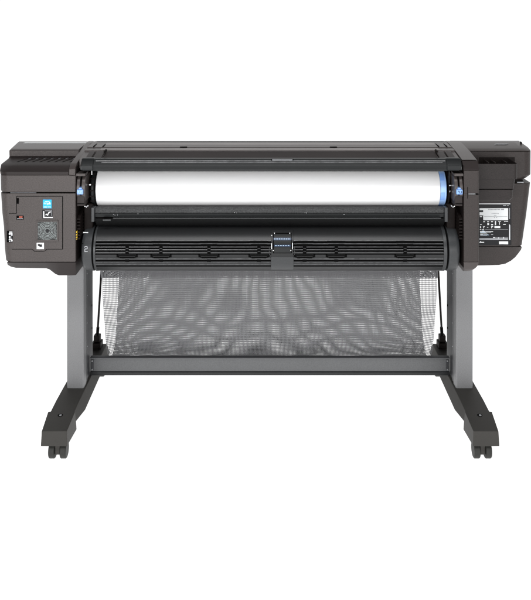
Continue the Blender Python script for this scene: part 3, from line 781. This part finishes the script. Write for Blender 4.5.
# plain trough below/behind the drum
bm = bmesh.new(); box(bm, xcl, xcr, .10, .226, .5325, .56); obj('drum_trough', bm, 'bar', P, bevel=.004)

# ================================================================== STAND
def mirror_x(x, side): return x if side < 0 else -x+.0135
def post(side):
    a, b = mirror_x(-.718, side), mirror_x(-.657, side)
    x0, x1 = min(a,b), max(a,b)
    bm = bmesh.new()
    rl, rr_ = (.004, .006) if side < 0 else (.006, .004)
    loft(bm, [(.0845, x0, x1, .15), (.56, x0, x1, .15)], rl=rl, rr=rr_, yb=.190)
    p = obj('stand_post', bm, 'paint', P, bevel=.0008)
    bm = bmesh.new()
    # rear profile, a little narrower on the inner side
    i0, i1 = (x0+.003, x1-.0035) if side < 0 else (x0+.0035, x1-.003)
    box(bm, i0, i1, .1905, .285, .0845, .56); box(bm, i0+.004, i1-.004, .2855, .335, .0845, .56); obj('post_sleeve', bm, 'paintd', p, bevel=.0015)
    bm = bmesh.new()
    xi = x1 if side < 0 else x0
    box(bm, min(xi,xi-(.004 if side<0 else -.004)), max(xi,xi-(.004 if side<0 else -.004)), .196, .204, .09, .55); obj('post_edge', bm, 'beam', p); bm = bmesh.new()
    sgn = 1 if side < 0 else -1
    for zc in (.50, .40, .30, .42+.06, .215):
        tube(bm, (xi-sgn*.001, .2, zc), (xi+sgn*.0012, .2, zc), .0022, 8)
    obj('post_rivet', bm, 'silver', p)
    bm = bmesh.new()
    for zc in (.47,.33,.245): tube(bm, (xi-sgn*.0035, .30, zc), (xi-sgn*.0018, .30, zc), .004, 10)
    obj('post_hole', bm, 'black', p)
    return p
post(-1); post(1)

def foot(side):
    mx = lambda x: mirror_x(x, side)
    bm = bmesh.new()
    # (y, top outer, top inner, bottom outer, bottom inner, ztop, zbot)
    secs = [(-.160,-.7235,-.643,-.7265,-.642,.0855,.037),
            (-.030,-.7375,-.647,-.7400,-.6415,.0865,.026),
            (-.027,-.7300,-.650,-.7350,-.6440,.0855,.052),
            ( .060,-.7320,-.652,-.7420,-.6320,.0855,.050),
            ( .450,-.7320,-.653,-.7420,-.6370,.0855,.050),
            ( .560,-.7300,-.655,-.7350,-.6420,.0845,.048)]
    rings = []
    for y,to,ti,bo,bi,zt_,zb in secs:
        rings.append([bm.verts.new((mx(x),y,z)) for x,z in ((to,zt_),(ti,zt_),(bi,zb),(bo,zb))])
    for a,b in zip(rings, rings[1:]):
        for i in range(4): bm.faces.new((a[i],a[(i+1)%4],b[(i+1)%4],b[i]))
    bm.faces.new(rings[0]); bm.faces.new(list(reversed(rings[-1])))
    f = obj('stand_foot', bm, 'foot', P, bevel=.004, seg=3)
    # screw recess on the toe
    bm = bmesh.new(); cx = mx(-.690)
    tube(bm, (cx,-.055,.0855), (cx,-.055,.0872), .0085, 16); obj('screw_recess', bm, 'black', f)
    bm = bmesh.new(); tube(bm, (cx+.001,-.057,.0868), (cx+.001,-.057,.0882), .0045, 6); obj('foot_screw', bm, 'greymark', f)
    # casters, twin wheels
    for yc in (-.133, .480):
        cxm = mx(-.676)
        bm = bmesh.new()
        lathe_x(bm, [(cxm-.0285,.008),(cxm-.0285,.023),(cxm-.026,.026),(cxm-.0105,.026),(cxm-.0085,.023),(cxm-.0085,.008)], yc, .013, 32)
        lathe_x(bm, [(cxm+.0085,.008),(cxm+.0085,.023),(cxm+.0105,.026),(cxm+.026,.026),(cxm+.0285,.023),(cxm+.0285,.008)], yc, .013, 32)
        w = obj('caster', bm, 'rubber', f, bevel=.001)
        w['label'] = 'twin-wheel caster'
        bm = bmesh.new(); box(bm, cxm-.0082, cxm+.0082, yc-.016, yc+.030, .004, .040); tube(bm, (cxm,yc+.01,.03),(cxm,yc+.01,.056),.012,16)
        obj('caster_fork', bm, 'foot', f, bevel=.002)
    # rear socket for the basket rod
    a, b = sorted((mx(-.705), mx(-.668)))
    bm = bmesh.new(); box(bm, a, b, .50, .55, .084, .108); box(bm, a+.006, b-.006, .51, .54, .108, .135); obj('rod_socket', bm, 'inner', f, bevel=.003)
    return f
foot(-1); foot(1)

# beam
bx0, bx1 = -.6565, mirror_x(-.6565, 1)
yb0 = .25
zt_, zb = Z(357.6,yb0), Z(375.2,yb0)
bm = bmesh.new()
box(bm, bx0, bx1, yb0+.004, yb0+.020, Z(371.6,yb0), Z(358.6,yb0))
cb = obj('cross_beam', bm, 'beam', P)
bm = bmesh.new(); prism_x(bm, [(yb0,zt_-.0035),(yb0,zt_-.001),(yb0+.002,zt_),(yb0+.020,zt_),(yb0+.020,zt_-.0035)], bx0, bx1)
obj('beam_top_edge', bm, 'paintd', cb)  # same paint made darker, shading put into the top flange
bm = bmesh.new(); prism_x(bm, [(yb0-.002,zb),(yb0-.002,zb+.010),(yb0+.004,Z(371.5,yb0)),(yb0+.020,Z(371.5,yb0)),(yb0+.020,zb)], bx0, bx1)
obj('beam_bottom_edge', bm, 'drum', cb, bevel=.0012)  # dark drum tone paints the shade on the lower flange
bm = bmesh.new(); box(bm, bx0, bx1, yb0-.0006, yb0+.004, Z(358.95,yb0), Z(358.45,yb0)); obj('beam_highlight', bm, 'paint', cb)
for s_ in (-1,1):
    xe = bx0+.004 if s_ < 0 else bx1-.0125
    bm = bmesh.new(); box(bm, xe, xe+.0085, yb0, yb0+.004, Z(370.5,yb0), Z(360,yb0)); obj('beam_bracket', bm, 'paintd', cb, bevel=.0006)
    bm = bmesh.new()
    for pz_ in (360.9, 369.6): tube(bm, (xe+.004, yb0-.0025, Z(pz_,yb0)), (xe+.004, yb0+.001, Z(pz_,yb0)), .0028, 10)
    obj('beam_bolt', bm, 'silver', cb)

# basket: mesh sheet hanging in a U under the printer
def catmull(ps, n):
    out = []
    P_ = [ps[0]]+ps+[ps[-1]]
    for i in range(1, len(P_)-2):
        for k in range(n):
            t = k/n; a,b,c,d = P_[i-1],P_[i],P_[i+1],P_[i+2]
            out.append(tuple(.5*((2*b[j])+(-a[j]+c[j])*t+(2*a[j]-5*b[j]+4*c[j]-d[j])*t*t+(-a[j]+3*b[j]-3*c[j]+d[j])*t**3) for j in range(2)))
    out.append(ps[-1]); return out
def sheet(name, path, x0, x1, m, parent, nx=90, wob=.006, inset=None, ph=0):
    bm = bmesh.new(); uvl = bm.loops.layers.uv.new('UVMap')
    acc = [0]
    for a,b in zip(path, path[1:]): acc.append(acc[-1]+math.dist(a,b))
    L_ = acc[-1]; grid = []
    for j,(y,z) in enumerate(path):
        v = acc[j]; row = []
        ins = inset(v/L_) if inset else 0
        for i in range(nx+1):
            u = i/nx
            x = x0+ins+(x1-x0-2*ins)*u
            fade = math.sin(math.pi*min(1,v/L_*1.0))
            d = wob*fade*(math.sin(u*9.5+ph+v*3)+.5*math.sin(u*23+v*11+ph))
            sag = -.012*fade*math.sin(math.pi*u)
            vv = v - .055*max(0, (abs(u-.5)-.40)/.10)*(v/L_)**2
            row.append((bm.verts.new((x, y+d, z+sag)), x, vv))
        grid.append(row)
    for j in range(len(grid)-1):
        for i in range(nx):
            q = (grid[j][i], grid[j][i+1], grid[j+1][i+1], grid[j+1][i])
            f = bm.faces.new([t[0] for t in q])
            for lp, t in zip(f.loops, q): lp[uvl].uv = (t[1], t[2])
    return obj(name, bm, m, parent)
path = catmull([(.20,.535),(.208,.45),(.222,.36),(.248,.28),(.275,.20),(.307,.145),(.37,.108),(.40,.098)], 8)
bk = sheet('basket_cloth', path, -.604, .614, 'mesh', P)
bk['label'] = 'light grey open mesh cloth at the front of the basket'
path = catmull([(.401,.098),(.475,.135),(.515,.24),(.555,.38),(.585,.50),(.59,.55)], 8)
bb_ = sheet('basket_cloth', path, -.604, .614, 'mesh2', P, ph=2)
bb_['label'] = 'denser, paler rear panel of the mesh basket'
hp = catmull([(.182,.545),(.187,.51),(.194,.485),(.201,.462)], 4)
sheet('basket_hem', hp, -.606, .616, 'hem', bk, wob=.001, ph=1)
hp = catmull([(.176,.545),(.180,.52),(.187,.49),(.196,.466)], 4)
sheet('basket_hem', hp, -.606, .616, 'hem', bk, wob=.0012, ph=3)
for s_ in (-1, 1):
    bm = bmesh.new()
    a = (mirror_x(-.602, s_), .20, .535); c = (mirror_x(-.6865, s_), .525, .125)
    tube(bm, a, c, .0042, 10)
    br_ = obj('basket_rod', bm, 'inner', P)
    bm = bmesh.new(); tube(bm, [c[i]+(a[i]-c[i])*.04 for i in range(3)], [c[i]+(a[i]-c[i])*.13 for i in range(3)], .0062, 12)
    obj('rod_sleeve', bm, 'black', br_)

bpy.context.view_layer.update()
for o in list(COL.objects):
    if o.type == 'MESH' and o.name.split('.')[0] in SPLIT: split(o)
# ================================================================== FLOOR (emission added so it stays white, fading towards the camera)
fm = bpy.data.materials.new('glowing_white_floor'); fm.use_nodes = True
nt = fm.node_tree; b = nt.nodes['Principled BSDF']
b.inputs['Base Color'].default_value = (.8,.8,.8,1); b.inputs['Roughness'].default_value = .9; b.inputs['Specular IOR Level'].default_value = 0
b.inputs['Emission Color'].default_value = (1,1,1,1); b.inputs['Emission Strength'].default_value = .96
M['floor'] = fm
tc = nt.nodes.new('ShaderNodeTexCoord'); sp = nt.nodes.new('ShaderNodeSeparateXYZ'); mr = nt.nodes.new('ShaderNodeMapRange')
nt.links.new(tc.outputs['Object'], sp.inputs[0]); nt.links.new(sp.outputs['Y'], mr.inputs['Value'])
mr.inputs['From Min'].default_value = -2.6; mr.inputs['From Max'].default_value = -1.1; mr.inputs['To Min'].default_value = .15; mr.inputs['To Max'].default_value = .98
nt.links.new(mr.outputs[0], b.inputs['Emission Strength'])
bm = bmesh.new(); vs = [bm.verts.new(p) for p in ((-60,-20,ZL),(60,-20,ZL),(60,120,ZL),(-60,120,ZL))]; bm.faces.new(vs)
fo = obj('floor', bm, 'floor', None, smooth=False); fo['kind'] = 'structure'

# ================================================================== WORLD: white behind the printer, dim studio elsewhere
w = bpy.data.worlds.new('World'); scene.world = w; w.use_nodes = True
nt = w.node_tree; bg = nt.nodes['Background']
tc = nt.nodes.new('ShaderNodeTexCoord'); sp = nt.nodes.new('ShaderNodeSeparateXYZ')
nt.links.new(tc.outputs['Generated'], sp.inputs[0])
mr = nt.nodes.new('ShaderNodeMapRange'); mr.inputs['From Min'].default_value = .45; mr.inputs['From Max'].default_value = .85
mr.inputs['To Min'].default_value = .10; mr.inputs['To Max'].default_value = 1.05
nt.links.new(sp.outputs['Y'], mr.inputs['Value'])
nt.links.new(mr.outputs[0], bg.inputs['Strength']); bg.inputs['Color'].default_value = (1,1,1,1)

def area(name, loc, target, sx, sy, power, col=(1,1,1)):
    l = bpy.data.lights.new(name, 'AREA'); l.shape = 'RECTANGLE'; l.size = sx; l.size_y = sy; l.energy = power; l.color = col
    o = bpy.data.objects.new(name, l); COL.objects.link(o); o.location = loc
    o.rotation_euler = (Vector(target)-Vector(loc)).to_track_quat('-Z','Y').to_euler()
area('softbox_key', (-1.25,-4.2,.95), (0,0,.6), 1.8, 1.4, 92)
area('softbox_fill', (1.7,-4.4,.85), (0,0,.6), 1.6, 1.4, 48)
area('softbox_top', (0,-1.6,3.0), (0,.1,.8), 2.6, .6, 62)

# ================================================================== CAMERA
cam = bpy.data.cameras.new('camera'); co = bpy.data.objects.new('camera', cam); COL.objects.link(co)
co.location = (0,-CAMD,EYE); co.rotation_euler = (math.pi/2,0,0)
cam.sensor_fit = 'VERTICAL'; cam.sensor_height = 36; cam.lens = 36*F/600
cam.shift_x = (265.5-VX)/600; cam.shift_y = -(300-VY)/600
cam.clip_end = 500; cam.clip_start = .05
scene.camera = co
scene.render.engine = 'CYCLES'
scene.view_settings.view_transform = 'Standard'; scene.view_settings.look = 'None'; scene.view_settings.exposure = 0
scene.cycles.transparent_max_bounces = 16
